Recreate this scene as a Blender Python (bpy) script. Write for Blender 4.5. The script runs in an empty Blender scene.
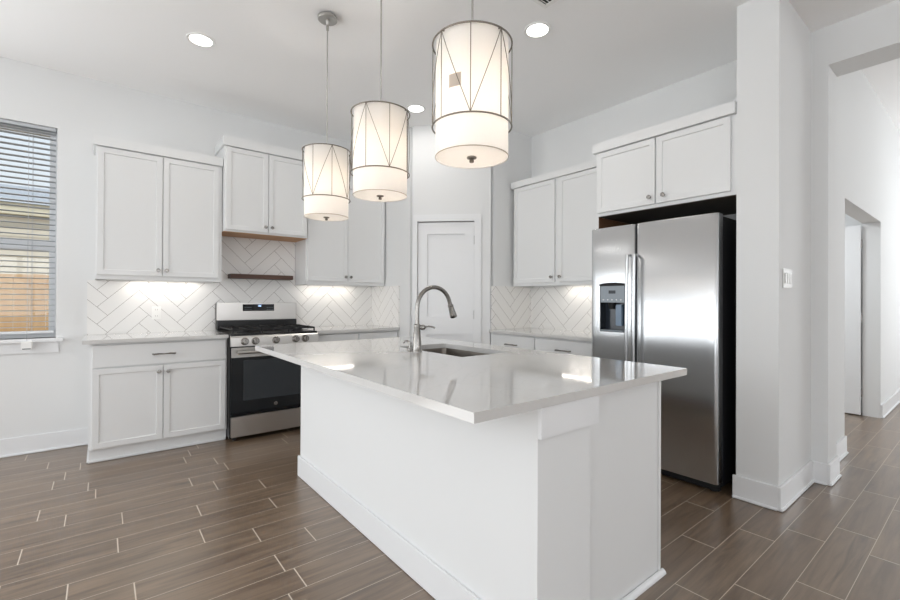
import bpy, bmesh, math, random
from mathutils import Matrix, Vector
random.seed(7)
S = bpy.context.scene
C = S.collection

# ------------------------------------------------------------------ camera
cam_d = bpy.data.cameras.new('camera')
cam = bpy.data.objects.new('camera', cam_d); C.objects.link(cam)
cam_d.sensor_width = 36.0; cam_d.sensor_fit = 'HORIZONTAL'
cam_d.lens = 36.0 * 438.776 / 900.0
cam_d.shift_y = -(300 - 297.9) / 900.0
cam_d.clip_start = 0.05
yaw, pitch, roll = 0.67198, 0.004242, 0.0047122
fw = Vector((math.sin(yaw)*math.cos(pitch), math.cos(yaw)*math.cos(pitch), math.sin(pitch)))
r0 = Vector((math.cos(yaw), -math.sin(yaw), 0)); u0 = r0.cross(fw)
rr = r0*math.cos(roll) + u0*math.sin(roll); uu = u0*math.cos(roll) - r0*math.sin(roll)
cam.matrix_world = Matrix(((rr.x, uu.x, -fw.x, 0), (rr.y, uu.y, -fw.y, 0), (rr.z, uu.z, -fw.z, 1.22), (0, 0, 0, 1)))
S.camera = cam

# ------------------------------------------------------------------ world, lights, exposure
S.view_settings.view_transform = 'Standard'; S.view_settings.look = 'None'
S.view_settings.gamma = 1.0; S.view_settings.use_curve_mapping = False
S.view_settings.exposure = -0.01
S.cycles.use_denoising = True
S.cycles.max_bounces = 12; S.cycles.diffuse_bounces = 8; S.cycles.glossy_bounces = 6
S.cycles.transmission_bounces = 8; S.cycles.sample_clamp_indirect = 6.0
S.cycles.caustics_reflective = False; S.cycles.caustics_refractive = False

w = bpy.data.worlds.new('world'); S.world = w; w.use_nodes = True
wn = w.node_tree.nodes; wl = w.node_tree.links
bg = wn['Background']; bg.inputs['Strength'].default_value = 1.1
tcw = wn.new('ShaderNodeTexCoord'); sep = wn.new('ShaderNodeSeparateXYZ'); wl.new(tcw.outputs['Generated'], sep.inputs[0])
rampw = wn.new('ShaderNodeValToRGB'); wl.new(sep.outputs['Z'], rampw.inputs[0])
rampw.color_ramp.elements[0].position = 0.0; rampw.color_ramp.elements[0].color = (0.90, 0.93, 0.96, 1)
rampw.color_ramp.elements[1].position = 0.6; rampw.color_ramp.elements[1].color = (0.66, 0.77, 0.92, 1)
wl.new(rampw.outputs[0], bg.inputs['Color'])

def area(name, loc, direction, sx, sy, power, col=(1, 1, 1), parent=None, spread=None):
    l = bpy.data.lights.new(name, 'AREA'); l.shape = 'RECTANGLE'; l.size = sx; l.size_y = sy
    l.energy = power; l.color = col
    if spread: l.spread = spread
    o = bpy.data.objects.new(name, l); C.objects.link(o); o.location = loc
    o.rotation_euler = Vector(direction).to_track_quat('-Z', 'Y').to_euler()
    if parent: o.parent = parent
    return o
sun_d = bpy.data.lights.new('sun', 'SUN'); sun_d.energy = 2.2; sun_d.angle = 0.02; sun_d.color = (1, 0.95, 0.88)
sun = bpy.data.objects.new('sun', sun_d); C.objects.link(sun)
sun.rotation_euler = Vector((-0.25, 0.5, -0.85)).to_track_quat('-Z', 'Y').to_euler()
DAY = (0.95, 0.98, 1.0)
# daylight entering by the windows of the room (sky light gathered at each opening)
# (for each window: the sky part, and an upward part added to brighten the ceiling)
E_SKY_L, E_UP_L, E_SKY_R, E_UP_R, E_DIN, E_HALL, E_VEST, E_CAN, E_BULB, E_UC = 58, 8, 6, 43, 78, 94, 24, 2.6, 6.0, 0.29
UP = (0.96, 0.97, 1.0)
for nm, y in (('near', -1.85), ('far', 2.15)):
    area('daylight_left_'+nm, (-3.32, y, 1.45), (1, 0, -0.1), 2.5, 3.3, E_SKY_L, DAY)
    area('upward_fill_left_'+nm, (-3.315, y, 1.45), (1, 0, 1.0), 2.5, 3.3, E_UP_L, UP)
for nm, x in (('left', -1.6), ('right', 1.8)):
    area('daylight_rear_'+nm, (x, -5.42, 1.55), (0, 1, -0.1), 2.3, 2.1, E_SKY_R, DAY)
    area('upward_fill_rear_'+nm, (x, -5.415, 1.55), (0, 1, 1.0), 2.3, 2.1, E_UP_R, UP)
area('dining_fill', (-2.25, 4.72, 1.25), (0, -1, 0.1), 1.6, 2.2, E_DIN, DAY)  # light of an added, unseen window, for sheen on the left floor
area('hall_fill', (8.92, -1.2, 1.7), (-1, 0, 0), 1.8, 2.4, E_HALL, DAY)  # unseen source added to light the hall

# ------------------------------------------------------------------ materials
def lin(c):
    return tuple((v/255/12.92 if v/255 <= 0.04045 else ((v/255+0.055)/1.055)**2.4) for v in c) + (1,)
def mat(name, col, rough=0.5, metal=0.0, spec=0.5, noise=0.0, nscale=20, bump=0.0, bscale=200, coat=0.0):
    m = bpy.data.materials.new(name); m.use_nodes = True
    n, l = m.node_tree.nodes, m.node_tree.links
    b = n['Principled BSDF']
    b.inputs['Base Color'].default_value = col; b.inputs['Roughness'].default_value = rough
    b.inputs['Metallic'].default_value = metal; b.inputs['Specular IOR Level'].default_value = spec
    b.inputs['Coat Weight'].default_value = coat
    tc = n.new('ShaderNodeTexCoord')
    if noise:
        t = n.new('ShaderNodeTexNoise'); t.inputs['Scale'].default_value = nscale; t.inputs['Detail'].default_value = 4
        l.new(tc.outputs['Object'], t.inputs['Vector'])
        mx = n.new('ShaderNodeMix'); mx.data_type = 'RGBA'
        mx.inputs['A'].default_value = tuple(c*(1-noise) for c in col[:3]) + (1,)
        mx.inputs['B'].default_value = tuple(min(1, c*(1+noise)) for c in col[:3]) + (1,)
        l.new(t.outputs['Fac'], mx.inputs['Factor']); l.new(mx.outputs['Result'], b.inputs['Base Color'])
    if bump:
        t2 = n.new('ShaderNodeTexNoise'); t2.inputs['Scale'].default_value = bscale; t2.inputs['Detail'].default_value = 3
        l.new(tc.outputs['Object'], t2.inputs['Vector'])
        bp = n.new('ShaderNodeBump'); bp.inputs['Strength'].default_value = bump; bp.inputs['Distance'].default_value = 0.002
        l.new(t2.outputs['Fac'], bp.inputs['Height']); l.new(bp.outputs['Normal'], b.inputs['Normal'])
    return m
def emis(name, col, strength):
    m = bpy.data.materials.new(name); m.use_nodes = True
    b = m.node_tree.nodes['Principled BSDF']
    b.inputs['Base Color'].default_value = col
    b.inputs['Emission Color'].default_value = col; b.inputs['Emission Strength'].default_value = strength
    return m
class NB:
    """small helper for node math"""
    def __init__(s, m): s.m = m; s.n = m.node_tree.nodes; s.l = m.node_tree.links
    def put(s, sock, v):
        if isinstance(v, (int, float)): sock.default_value = v
        else: s.l.new(v, sock)
    def math(s, op, a, b=None, c=None):
        nd = s.n.new('ShaderNodeMath'); nd.operation = op; s.put(nd.inputs[0], a)
        if b is not None: s.put(nd.inputs[1], b)
        if c is not None: s.put(nd.inputs[2], c)
        return nd.outputs[0]
    def mix(s, f, a, b):
        nd = s.n.new('ShaderNodeMix'); nd.data_type = 'RGBA'; s.put(nd.inputs['Factor'], f)
        for k, v in (('A', a), ('B', b)):
            if isinstance(v, tuple): nd.inputs[k].default_value = v
            else: s.l.new(v, nd.inputs[k])
        return nd.outputs['Result']
    def mixf(s, f, a, b):
        nd = s.n.new('ShaderNodeMix'); nd.data_type = 'FLOAT'; s.put(nd.inputs[0], f); s.put(nd.inputs[2], a); s.put(nd.inputs[3], b)
        return nd.outputs[0]
    def comb(s, x, y, z):
        nd = s.n.new('ShaderNodeCombineXYZ')
        for i, v in enumerate((x, y, z)): s.put(nd.inputs[i], v)
        return nd.outputs[0]
def herringbone(name, axis, off_s, off_z, W=0.1022, N=4):
    m = mat(name, lin((232, 231, 229)), 0.18)
    h = NB(m); b = h.n['Principled BSDF']
    tc = h.n.new('ShaderNodeTexCoord'); sp = h.n.new('ShaderNodeSeparateXYZ'); h.l.new(tc.outputs['Object'], sp.inputs[0])
    s = h.math('SUBTRACT', sp.outputs[axis], off_s); z = h.math('SUBTRACT', sp.outputs['Z'], off_z)
    k = 1/(math.sqrt(2)*W)
    a = h.math('MULTIPLY', h.math('ADD', s, z), k); c = h.math('MULTIPLY', h.math('SUBTRACT', z, s), k)
    a = h.math('ADD', a, 400.0); c = h.math('ADD', c, 400.0)
    ia, ic = h.math('FLOOR', a), h.math('FLOOR', c); fa, fc = h.math('FRACT', a), h.math('FRACT', c)
    d = h.math('FLOORED_MODULO', h.math('SUBTRACT', ia, ic), 2.0*N)
    vert = h.math('GREATER_THAN', d, N-0.5)
    alongH = h.math('ADD', d, fa)
    alongV = h.math('ADD', h.math('SUBTRACT', 2.0*N-1, d), fc)
    along = h.mixf(vert, alongH, alongV); across = h.mixf(vert, fc, fa)
    e1 = h.math('MINIMUM', along, h.math('SUBTRACT', float(N), along))
    e2 = h.math('MINIMUM', across, h.math('SUBTRACT', 1.0, across))
    e = h.math('MULTIPLY', h.math('MINIMUM', e1, e2), W)
    tile = h.math('SMOOTH_MIN', h.math('DIVIDE', e, 0.0026), 1.0, 0.2)
    msk = h.math('GREATER_THAN', e, 0.0014)
    h.l.new(h.mix(msk, lin((138, 132, 127)), lin((233, 232, 230))), b.inputs['Base Color'])
    h.l.new(h.mixf(msk, 0.8, 0.16), b.inputs['Roughness'])
    bp = h.n.new('ShaderNodeBump'); bp.inputs['Strength'].default_value = 0.5; bp.inputs['Distance'].default_value = 0.0015
    h.l.new(tile, bp.inputs['Height']); h.l.new(bp.outputs['Normal'], b.inputs['Normal'])
    return m
def floor_mat():
    m = mat('floor_wood_look_tile', lin((110, 98, 88)), 0.4, spec=1.0)
    h = NB(m); b = h.n['Principled BSDF']; b.inputs['Coat Weight'].default_value = 0.4; b.inputs['Coat Roughness'].default_value = 0.33; b.inputs['Coat IOR'].default_value = 1.6
    tc = h.n.new('ShaderNodeTexCoord'); sp = h.n.new('ShaderNodeSeparateXYZ'); h.l.new(tc.outputs['Object'], sp.inputs[0])
    W, L = 0.1600, 0.74
    v = h.math('ADD', h.math('DIVIDE', h.math('SUBTRACT', sp.outputs['Y'], 0.078), W), 100.0)
    row = h.math('FLOOR', v); fv = h.math('FRACT', v)
    wn1 = h.n.new('ShaderNodeTexWhiteNoise'); wn1.noise_dimensions = '1D'; h.l.new(row, wn1.inputs['W'])
    u = h.math('ADD', h.math('ADD', h.math('DIVIDE', sp.outputs['X'], L), wn1.outputs['Value']), 60.0)
    col = h.math('FLOOR', u); fu = h.math('FRACT', u)
    wn2 = h.n.new('ShaderNodeTexWhiteNoise'); wn2.noise_dimensions = '2D'; h.l.new(h.comb(row, col, 0), wn2.inputs['Vector'])
    rnd = wn2.outputs['Value']
    ev = h.math('MULTIPLY', h.math('MINIMUM', fv, h.math('SUBTRACT', 1.0, fv)), W)
    eu = h.math('MULTIPLY', h.math('MINIMUM', fu, h.math('SUBTRACT', 1.0, fu)), L)
    msk = h.math('MULTIPLY', h.math('GREATER_THAN', ev, 0.0012), h.math('GREATER_THAN', eu, 0.0024))
    # grain
    gx = h.math('ADD', sp.outputs['X'], h.math('MULTIPLY', rnd, 37.0)); gy = h.math('ADD', sp.outputs['Y'], h.math('MULTIPLY', rnd, 11.0))
    n1 = h.n.new('ShaderNodeTexNoise'); n1.inputs['Scale'].default_value = 1.0; n1.inputs['Detail'].default_value = 6; n1.inputs['Roughness'].default_value = 0.6
    n1.inputs['Distortion'].default_value = 0.8
    h.l.new(h.comb(h.math('MULTIPLY', gx, 2.2), h.math('MULTIPLY', gy, 26.0), rnd), n1.inputs['Vector'])
    n2 = h.n.new('ShaderNodeTexNoise'); n2.inputs['Scale'].default_value = 1.0; n2.inputs['Detail'].default_value = 3
    h.l.new(h.comb(h.math('MULTIPLY', gx, 2.0), h.math('MULTIPLY', gy, 9.0), rnd), n2.inputs['Vector'])
    rp = h.n.new('ShaderNodeValToRGB'); h.l.new(n1.outputs['Fac'], rp.inputs[0])
    rp.color_ramp.elements[0].position = 0.34; rp.color_ramp.elements[0].color = lin((60, 44, 31))
    rp.color_ramp.elements[1].position = 0.64; rp.color_ramp.elements[1].color = lin((136, 114, 92))
    g = h.mix(h.math('MULTIPLY', h.math('POWER', n2.outputs['Fac'], 1.5), 1.1), rp.outputs[0], lin((122, 102, 81)))
    tone = h.mix(h.math('MULTIPLY', rnd, 0.35), g, lin((96, 75, 57)))
    h.l.new(h.mix(msk, lin((204, 192, 176)), tone), b.inputs['Base Color'])
    h.l.new(h.mixf(msk, 0.8, h.math('ADD', 0.25, h.math('MULTIPLY', n1.outputs['Fac'], 0.14))), b.inputs['Roughness'])
    bp = h.n.new('ShaderNodeBump'); bp.inputs['Strength'].default_value = 0.25; bp.inputs['Distance'].default_value = 0.002
    h.l.new(h.math('ADD', h.math('MULTIPLY', n1.outputs['Fac'], 0.3), msk), bp.inputs['Height']); h.l.new(bp.outputs['Normal'], b.inputs['Normal'])
    return m
def wood(name, c1, c2, axis='X', rough=0.5):
    m = mat(name, c1, rough); h = NB(m); b = h.n['Principled BSDF']
    tc = h.n.new('ShaderNodeTexCoord'); mp = h.n.new('ShaderNodeMapping'); h.l.new(tc.outputs['Object'], mp.inputs['Vector'])
    mp.inputs['Scale'].default_value = {'X': (2, 30, 30), 'Y': (30, 2, 30), 'Z': (14, 14, 1.5)}[axis]
    n1 = h.n.new('ShaderNodeTexNoise'); n1.inputs['Scale'].default_value = 1; n1.inputs['Detail'].default_value = 5
    h.l.new(mp.outputs[0], n1.inputs['Vector'])
    h.l.new(h.mix(n1.outputs['Fac'], c1, c2), b.inputs['Base Color'])
    return m
def brushed(name, col, rough, axis):
    m = mat(name, col, rough, 1.0); h = NB(m); b = h.n['Principled BSDF']
    tc = h.n.new('ShaderNodeTexCoord'); mp = h.n.new('ShaderNodeMapping'); h.l.new(tc.outputs['Object'], mp.inputs['Vector'])
    mp.inputs['Scale'].default_value = {'X': (3, 400, 400), 'Y': (400, 3, 400), 'Z': (400, 400, 3)}[axis]
    n1 = h.n.new('ShaderNodeTexNoise'); n1.inputs['Scale'].default_value = 1; n1.inputs['Detail'].default_value = 2
    h.l.new(mp.outputs[0], n1.inputs['Vector'])
    h.l.new(h.mixf(n1.outputs['Fac'], rough*0.75, rough*1.3), b.inputs['Roughness'])
    return m
def quartz():
    m = mat('white_quartz', lin((204, 203, 201)), 0.06, spec=0.9, coat=0.4)
    m.node_tree.nodes['Principled BSDF'].inputs['Coat Roughness'].default_value = 0.05; m.node_tree.nodes['Principled BSDF'].inputs['Coat IOR'].default_value = 1.65
    h = NB(m); b = h.n['Principled BSDF']
    tc = h.n.new('ShaderNodeTexCoord')
    n1 = h.n.new('ShaderNodeTexNoise'); n1.inputs['Scale'].default_value = 1.6; n1.inputs['Detail'].default_value = 7; n1.inputs['Distortion'].default_value = 1.5
    h.l.new(tc.outputs['Object'], n1.inputs['Vector'])
    rp = h.n.new('ShaderNodeValToRGB'); h.l.new(n1.outputs['Fac'], rp.inputs[0])
    e = rp.color_ramp.elements; e[0].position = 0.485; e[0].color = (0, 0, 0, 1); e[1].position = 0.515; e[1].color = (0, 0, 0, 1)
    k = rp.color_ramp.elements.new(0.5); k.color = (1, 1, 1, 1)
    h.l.new(h.mix(h.math('MULTIPLY', rp.outputs[0], 0.07), lin((204, 203, 201)), lin((150, 154, 147))), b.inputs['Base Color'])
    return m
def shade_mat():
    m = bpy.data.materials.new('linen_shade'); m.use_nodes = True
    n, l = m.node_tree.nodes, m.node_tree.links; n.clear()
    out = n.new('ShaderNodeOutputMaterial'); mx = n.new('ShaderNodeMixShader'); mx.inputs[0].default_value = 0.62
    d = n.new('ShaderNodeBsdfDiffuse'); t = n.new('ShaderNodeBsdfTranslucent')
    tc = n.new('ShaderNodeTexCoord'); mp = n.new('ShaderNodeMapping'); mp.inputs['Scale'].default_value = (300, 300, 40)
    ns = n.new('ShaderNodeTexNoise'); ns.inputs['Scale'].default_value = 1; l.new(tc.outputs['Object'], mp.inputs[0]); l.new(mp.outputs[0], ns.inputs['Vector'])
    rp = n.new('ShaderNodeValToRGB'); l.new(ns.outputs['Fac'], rp.inputs[0])
    rp.color_ramp.elements[0].color = (0.89, 0.878, 0.86, 1); rp.color_ramp.elements[1].color = (0.92, 0.91, 0.895, 1)
    l.new(rp.outputs[0], d.inputs[0]); l.new(rp.outputs[0], t.inputs[0])
    l.new(d.outputs[0], mx.inputs[1]); l.new(t.outputs[0], mx.inputs[2]); l.new(mx.outputs[0], out.inputs[0])
    return m
def glass_mat(name):
    m = bpy.data.materials.new(name); m.use_nodes = True
    n, l = m.node_tree.nodes, m.node_tree.links; n.clear()
    out = n.new('ShaderNodeOutputMaterial'); mx = n.new('ShaderNodeMixShader'); t = n.new('ShaderNodeBsdfTransparent'); g = n.new('ShaderNodeBsdfGlossy')
    t.inputs[0].default_value = (0.95, 0.97, 0.97, 1); g.inputs['Roughness'].default_value = 0.02
    fr_ = n.new('ShaderNodeFresnel'); fr_.inputs[0].default_value = 1.45
    l.new(fr_.outputs[0], mx.inputs[0]); l.new(t.outputs[0], mx.inputs[1]); l.new(g.outputs[0], mx.inputs[2]); l.new(mx.outputs[0], out.inputs[0])
    return m
def aniso(name, col, rough, tang):
    m = mat(name, col, rough, 1.0, noise=0.015, nscale=6); h = NB(m); b = h.n['Principled BSDF']
    b.inputs['Anisotropic'].default_value = 0.6
    h.l.new(h.comb(*tang), b.inputs['Tangent'])
    return m
M = dict(
    wall=mat('wall_paint', lin((223, 224, 224)), 0.85, bump=0.05, bscale=400),
    ceil=mat('ceiling_paint', lin((248, 248, 248)), 0.9, bump=0.05, bscale=300),
    trim=mat('trim_paint', lin((228, 229, 230)), 0.4, noise=0.005),
    cab=mat('cabinet_paint', lin((224, 225, 225)), 0.38, noise=0.005),
    floor=floor_mat(), quartz=quartz(),
    tile=herringbone('herringbone_tile_front', 'X', 0.046, 1.073), tile_y=herringbone('herringbone_tile_side', 'Y', 2.85, 1.10),
    steel=aniso('stainless_steel', lin((204, 206, 208)), 0.27, (0.0, 1.0, 0.0)), steel_x=aniso('stainless_steel_range', lin((196, 193, 189)), 0.30, (1.0, 0.0, 0.0)),
    nickel=mat('brushed_nickel', lin((150, 147, 143)), 0.24, 1.0, noise=0.03, nscale=60),
    rod=mat('satin_nickel_rod', lin((188, 186, 182)), 0.4, 1.0, noise=0.03, nscale=60), bronze=mat('aged_nickel_wire', lin((122, 115, 107)), 0.35, 1.0, noise=0.05, nscale=60),
    black=mat('black_enamel', lin((20, 20, 21)), 0.3, noise=0.1), castiron=mat('cast_iron', lin((24, 24, 25)), 0.55, noise=0.15, nscale=80),
    gasket=mat('dark_gap', lin((22, 22, 23)), 0.7, noise=0.05),
    bglass=mat('black_oven_glass', lin((16, 19, 23)), 0.04, spec=0.5, noise=0.03), owin=mat('oven_window_glass', lin((48, 52, 56)), 0.06, noise=0.05),
    fridge_side=mat('dark_textured_steel', lin((30, 31, 33)), 0.5, noise=0.05, bump=0.1),
    shelf=wood('dark_walnut', lin((62, 42, 32)), lin((92, 64, 50)), 'X'),
    maple=wood('maple_underside', lin((176, 126, 82)), lin((206, 160, 114)), 'X'), maple_y=wood('maple_panel', lin((96, 66, 44)), lin((120, 86, 60)), 'Y'),
    fence=wood('cedar_board', lin((226, 186, 134)), lin((196, 148, 98)), 'Z', 0.8),
    siding=mat('lap_siding', lin((232, 222, 204)), 0.8, noise=0.03), roofm=mat('roof_shingle', lin((176, 180, 186)), 0.9, noise=0.2, nscale=14),
    ground=mat('lawn_soil', lin((120, 112, 84)), 0.95, noise=0.2, nscale=8),
    vinyl=mat('white_vinyl', lin((236, 238, 240)), 0.4, noise=0.005), slat=mat('blind_slat_shaded', lin((190, 194, 198)), 0.45, noise=0.01), rail=mat('blind_rail', lin((226, 228, 230)), 0.45, noise=0.01),  # slats are white; their backlit shade is put into the grey
    plastic=mat('white_plastic', lin((238, 238, 236)), 0.35, noise=0.005), glass=glass_mat('window_glass'),
    shade=shade_mat(), bulb=emis('glowing_bulb', (1, 0.80, 0.58, 1), 14), led=emis('led_strip', (1, 0.93, 0.84, 1), 10), can=emis('downlight_lens', (1, 0.97, 0.92, 1), 9),
    digit=emis('display_digit', (0.55, 0.75, 1.0, 1), 2.5), panel=mat('dispenser_panel', lin((128, 138, 146)), 0.3, noise=0.02),
    underside_dark=mat('dark_grey_underside', lin((82, 76, 68)), 0.7, noise=0.06), cavity=mat('dispenser_cavity', lin((34, 42, 52)), 0.25, noise=0.05), lever=mat('dispenser_lever', lin((84, 112, 138)), 0.25, noise=0.05),
    ink=mat('dark_print', lin((52, 56, 62)), 0.5, noise=0.02), plate=mat('switch_plastic', lin((222, 222, 220)), 0.5, noise=0.005), slotg=mat('outlet_slot', lin((176, 174, 171)), 0.5, noise=0.02), tag=mat('beige_patch', lin((196, 182, 168)), 0.8, noise=0.02),
    sink=brushed('sink_steel', lin((120, 114, 107)), 0.36, 'Y'),
)

# ------------------------------------------------------------------ mesh helpers
def T(v): return Matrix.Translation(Vector(v))
def bx(bm, x0, x1, y0, y1, z0, z1, bev=0.0, segs=2):
    g = bmesh.ops.create_cube(bm, size=1.0, matrix=T(((x0+x1)/2, (y0+y1)/2, (z0+z1)/2)) @ Matrix.Diagonal((abs(x1-x0), abs(y1-y0), abs(z1-z0), 1)))
    if bev:
        es = list({e for v in g['verts'] for e in v.link_edges})
        bmesh.ops.bevel(bm, geom=es, offset=bev, segments=segs, affect='EDGES', clamp_overlap=True)
def lathe(bm, prof, origin=(0, 0, 0), axis='Z', n=24, cap=True, mx=None):
    """prof: list of (radius, height)"""
    A = {'Z': Matrix.Identity(4), '-Y': Matrix.Rotation(math.pi/2, 4, 'X'), '-X': Matrix.Rotation(-math.pi/2, 4, 'Y'), 'X': Matrix.Rotation(math.pi/2, 4, 'Y'), '-Z': Matrix.Rotation(math.pi, 4, 'X')}[axis]
    if mx is None: mx = T(origin) @ A
    rings = []
    for r, h in prof:
        if r < 1e-6: rings.append([bm.verts.new(mx @ Vector((0, 0, h)))])
        else: rings.append([bm.verts.new(mx @ Vector((r*math.cos(2*math.pi*i/n), r*math.sin(2*math.pi*i/n), h))) for i in range(n)])
    for a, b in zip(rings, rings[1:]):
        for i in range(n):
            j = (i+1) % n
            if len(a) == 1 and len(b) == 1: continue
            if len(a) == 1: bm.faces.new((a[0], b[i], b[j]))
            elif len(b) == 1: bm.faces.new((a[i], a[j], b[0]))
            else: bm.faces.new((a[i], a[j], b[j], b[i]))
    if cap:
        for r in (rings[0], rings[-1]):
            if len(r) > 2: bm.faces.new(r)
def tube(bm, pts, rad, n=10, closed=False, cap=True):
    pts = [Vector(p) for p in pts]; N = len(pts)
    rads = rad if isinstance(rad, (list, tuple)) else [rad]*N
    rings = []; up = None
    for i, p in enumerate(pts):
        a = pts[(i-1) % N] if (closed or i > 0) else p
        b = pts[(i+1) % N] if (closed or i < N-1) else p
        t = (b-a).normalized()
        if up is None:
            up = Vector((0, 0, 1)) if abs(t.z) < 0.9 else Vector((1, 0, 0))
        s = t.cross(up).normalized(); up = s.cross(t).normalized()
        rings.append([bm.verts.new(p + rads[i]*(s*math.cos(2*math.pi*k/n) + up*math.sin(2*math.pi*k/n))) for k in range(n)])
    for i in range(N if closed else N-1):
        a, b = rings[i], rings[(i+1) % N]
        for k in range(n): bm.faces.new((a[k], a[(k+1) % n], b[(k+1) % n], b[k]))
    if cap and not closed: bm.faces.new(rings[0]); bm.faces.new(rings[-1])
def prism(bm, poly, x0, x1, mx=None, axis='X'):
    """extrude a 2D polygon (a,b) along an axis; X:(y,z)  Y:(x,z)  Z:(x,y)"""
    f = {'X': lambda t, a, b: (t, a, b), 'Y': lambda t, a, b: (a, t, b), 'Z': lambda t, a, b: (a, b, t)}[axis]
    v0 = [bm.verts.new(f(x0, a, b)) for a, b in poly]; v1 = [bm.verts.new(f(x1, a, b)) for a, b in poly]
    n = len(poly)
    bm.faces.new(v0); bm.faces.new(list(reversed(v1)))
    for i in range(n): bm.faces.new((v0[i], v0[(i+1) % n], v1[(i+1) % n], v1[i]))
    if mx is not None: bmesh.ops.transform(bm, matrix=mx, verts=v0+v1)
def root_of(o):
    while o.parent: o = o.parent
    return o
def obj(name, bm, m, parent=None, smooth=False, recalc=True):
    if recalc: bmesh.ops.recalc_face_normals(bm, faces=bm.faces)
    if parent is not None:
        bmesh.ops.translate(bm, verts=bm.verts, vec=-root_of(parent).location)
    me = bpy.data.meshes.new(name); bm.to_mesh(me); bm.free()
    me.materials.append(m)
    if smooth:
        me.polygons.foreach_set('use_smooth', [True]*len(me.polygons))
        try: me.set_sharp_from_angle(angle=math.radians(38))
        except Exception: pass
    o = bpy.data.objects.new(name, me); C.objects.link(o)
    if parent is not None: o.parent = parent
    return o
def thing(name, label, cat, loc, group=None):
    o = bpy.data.objects.new(name, None); C.objects.link(o); o.location = loc; o.empty_display_size = 0.1
    o['label'] = label; o['category'] = cat
    if group: o['group'] = group
    return o
def tag(o, label, cat, group=None):
    o['label'] = label; o['category'] = cat
    if group: o['group'] = group
    return o
def struct(name, bm, m, parent=None, smooth=False):
    o = obj(name, bm, m, parent, smooth)
    if parent is None: o['kind'] = 'structure'
    return o
def sempty(name, loc):
    o = bpy.data.objects.new(name, None); C.objects.link(o); o.location = loc; o['kind'] = 'structure'; return o
def NBM(): return bmesh.new()
def boxobj(name, m, parent, *a, bev=0.0, smooth=False):
    b = NBM(); bx(b, *a, bev=bev); return obj(name, b, m, parent, smooth)
def dup(root, loc, rotz=0, label=None):
    r = root.copy(); C.objects.link(r); r.location = loc; r.rotation_euler = (0, 0, rotz)
    if label: r['label'] = label
    for ch in list(root.children):
        c = ch.copy(); C.objects.link(c); c.parent = r
        for g in list(ch.children):
            d = g.copy(); C.objects.link(d); d.parent = c
    return r

# frames: local (x: along the run, y: out of the wall towards the room, z: up)
def frame(o, u, n):
    u, n = Vector(u), Vector(n)
    return Matrix(((u.x, n.x, 0, o[0]), (u.y, n.y, 0, o[1]), (0, 0, 1, o[2] if len(o) > 2 else 0), (0, 0, 0, 1)))
FB = frame((0, 0, 0), (1, 0), (0, -1)) if False else frame((0, 0, 0), (1, 0, 0), (0, -1, 0))     # stove wall: y_local = -Y
FR = frame((0, 0, 0), (0, 1, 0), (-1, 0, 0))                                                       # fridge wall: x_local = Y, y_local = -X
def shaker_bm(F, x0, x1, z0, z1, y, t=0.02, rail=0.057, rec=0.008, panel=True):
    """door or drawer front, back at local y, front at y+t"""
    b = NBM()
    bx(b, x0, x1, y, y+t, z0, z1)
    b.faces.ensure_lookup_table()
    if panel:
        fr = [f for f in b.faces if f.calc_center_median().y > y+t-1e-5]
        bmesh.ops.inset_region(b, faces=fr, thickness=rail, depth=0.0)
        bmesh.ops.inset_region(b, faces=fr, thickness=0.004, depth=-rec)
    outer = [e for e in b.edges if len(e.link_faces) == 2 and e.calc_face_angle(0) > 1.4 and all(abs(v.co.y-(y+t)) < 1e-5 for v in e.verts)]
    bmesh.ops.bevel(b, geom=outer, offset=0.0015, segments=1, affect='EDGES')
    bmesh.ops.transform(b, matrix=F, verts=b.verts)
    return b
def knob_bm(F, x, y, z):
    b = NBM()
    lathe(b, [(0.0, 0), (0.009, 0), (0.0075, 0.004), (0.006, 0.012), (0.013, 0.018), (0.0155, 0.022), (0.0145, 0.027), (0.0, 0.029)],
          mx=F @ T((x, y, z)) @ Matrix.Rotation(-math.pi/2, 4, 'X'), n=16, cap=False)
    return b
def pull_bm(F, x, y, z, w=0.15):
    b = NBM(); h = w/2
    pts = [(x-h, y, z), (x-h+0.004, y+0.022, z), (x-h*0.55, y+0.028, z+0.003), (x, y+0.026, z+0.001), (x+h*0.55, y+0.028, z+0.003), (x+h-0.004, y+0.022, z), (x+h, y, z)]
    tube(b, pts, [0.007, 0.006, 0.0065, 0.0045, 0.0065, 0.006, 0.007], 8)
    bmesh.ops.transform(b, matrix=F, verts=b.verts)
    return b
def boxF(name, m, parent, F, x0, x1, y0, y1, z0, z1, bev=0.0):
    b = NBM(); bx(b, x0, x1, y0, y1, z0, z1, bev=bev); bmesh.ops.transform(b, matrix=F, verts=b.verts)
    return obj(name, b, m, parent)
def crown(F, parent, x0, x1, y, z0, z1, ret=0.33, ov=0.014, left=True, right=True):
    """flat crown with a stepped lower edge, running along the front with returns"""
    b = NBM()
    xl, xr = x0-(ov if left else 0), x1+(ov if right else 0)
    bx(b, xl, xr, y-ret+0.001, y+ov, z0, z1, bev=0.002)
    bmesh.ops.transform(b, matrix=F, verts=b.verts)
    return obj('crown_moulding', b, M['cab'], parent)

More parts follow.
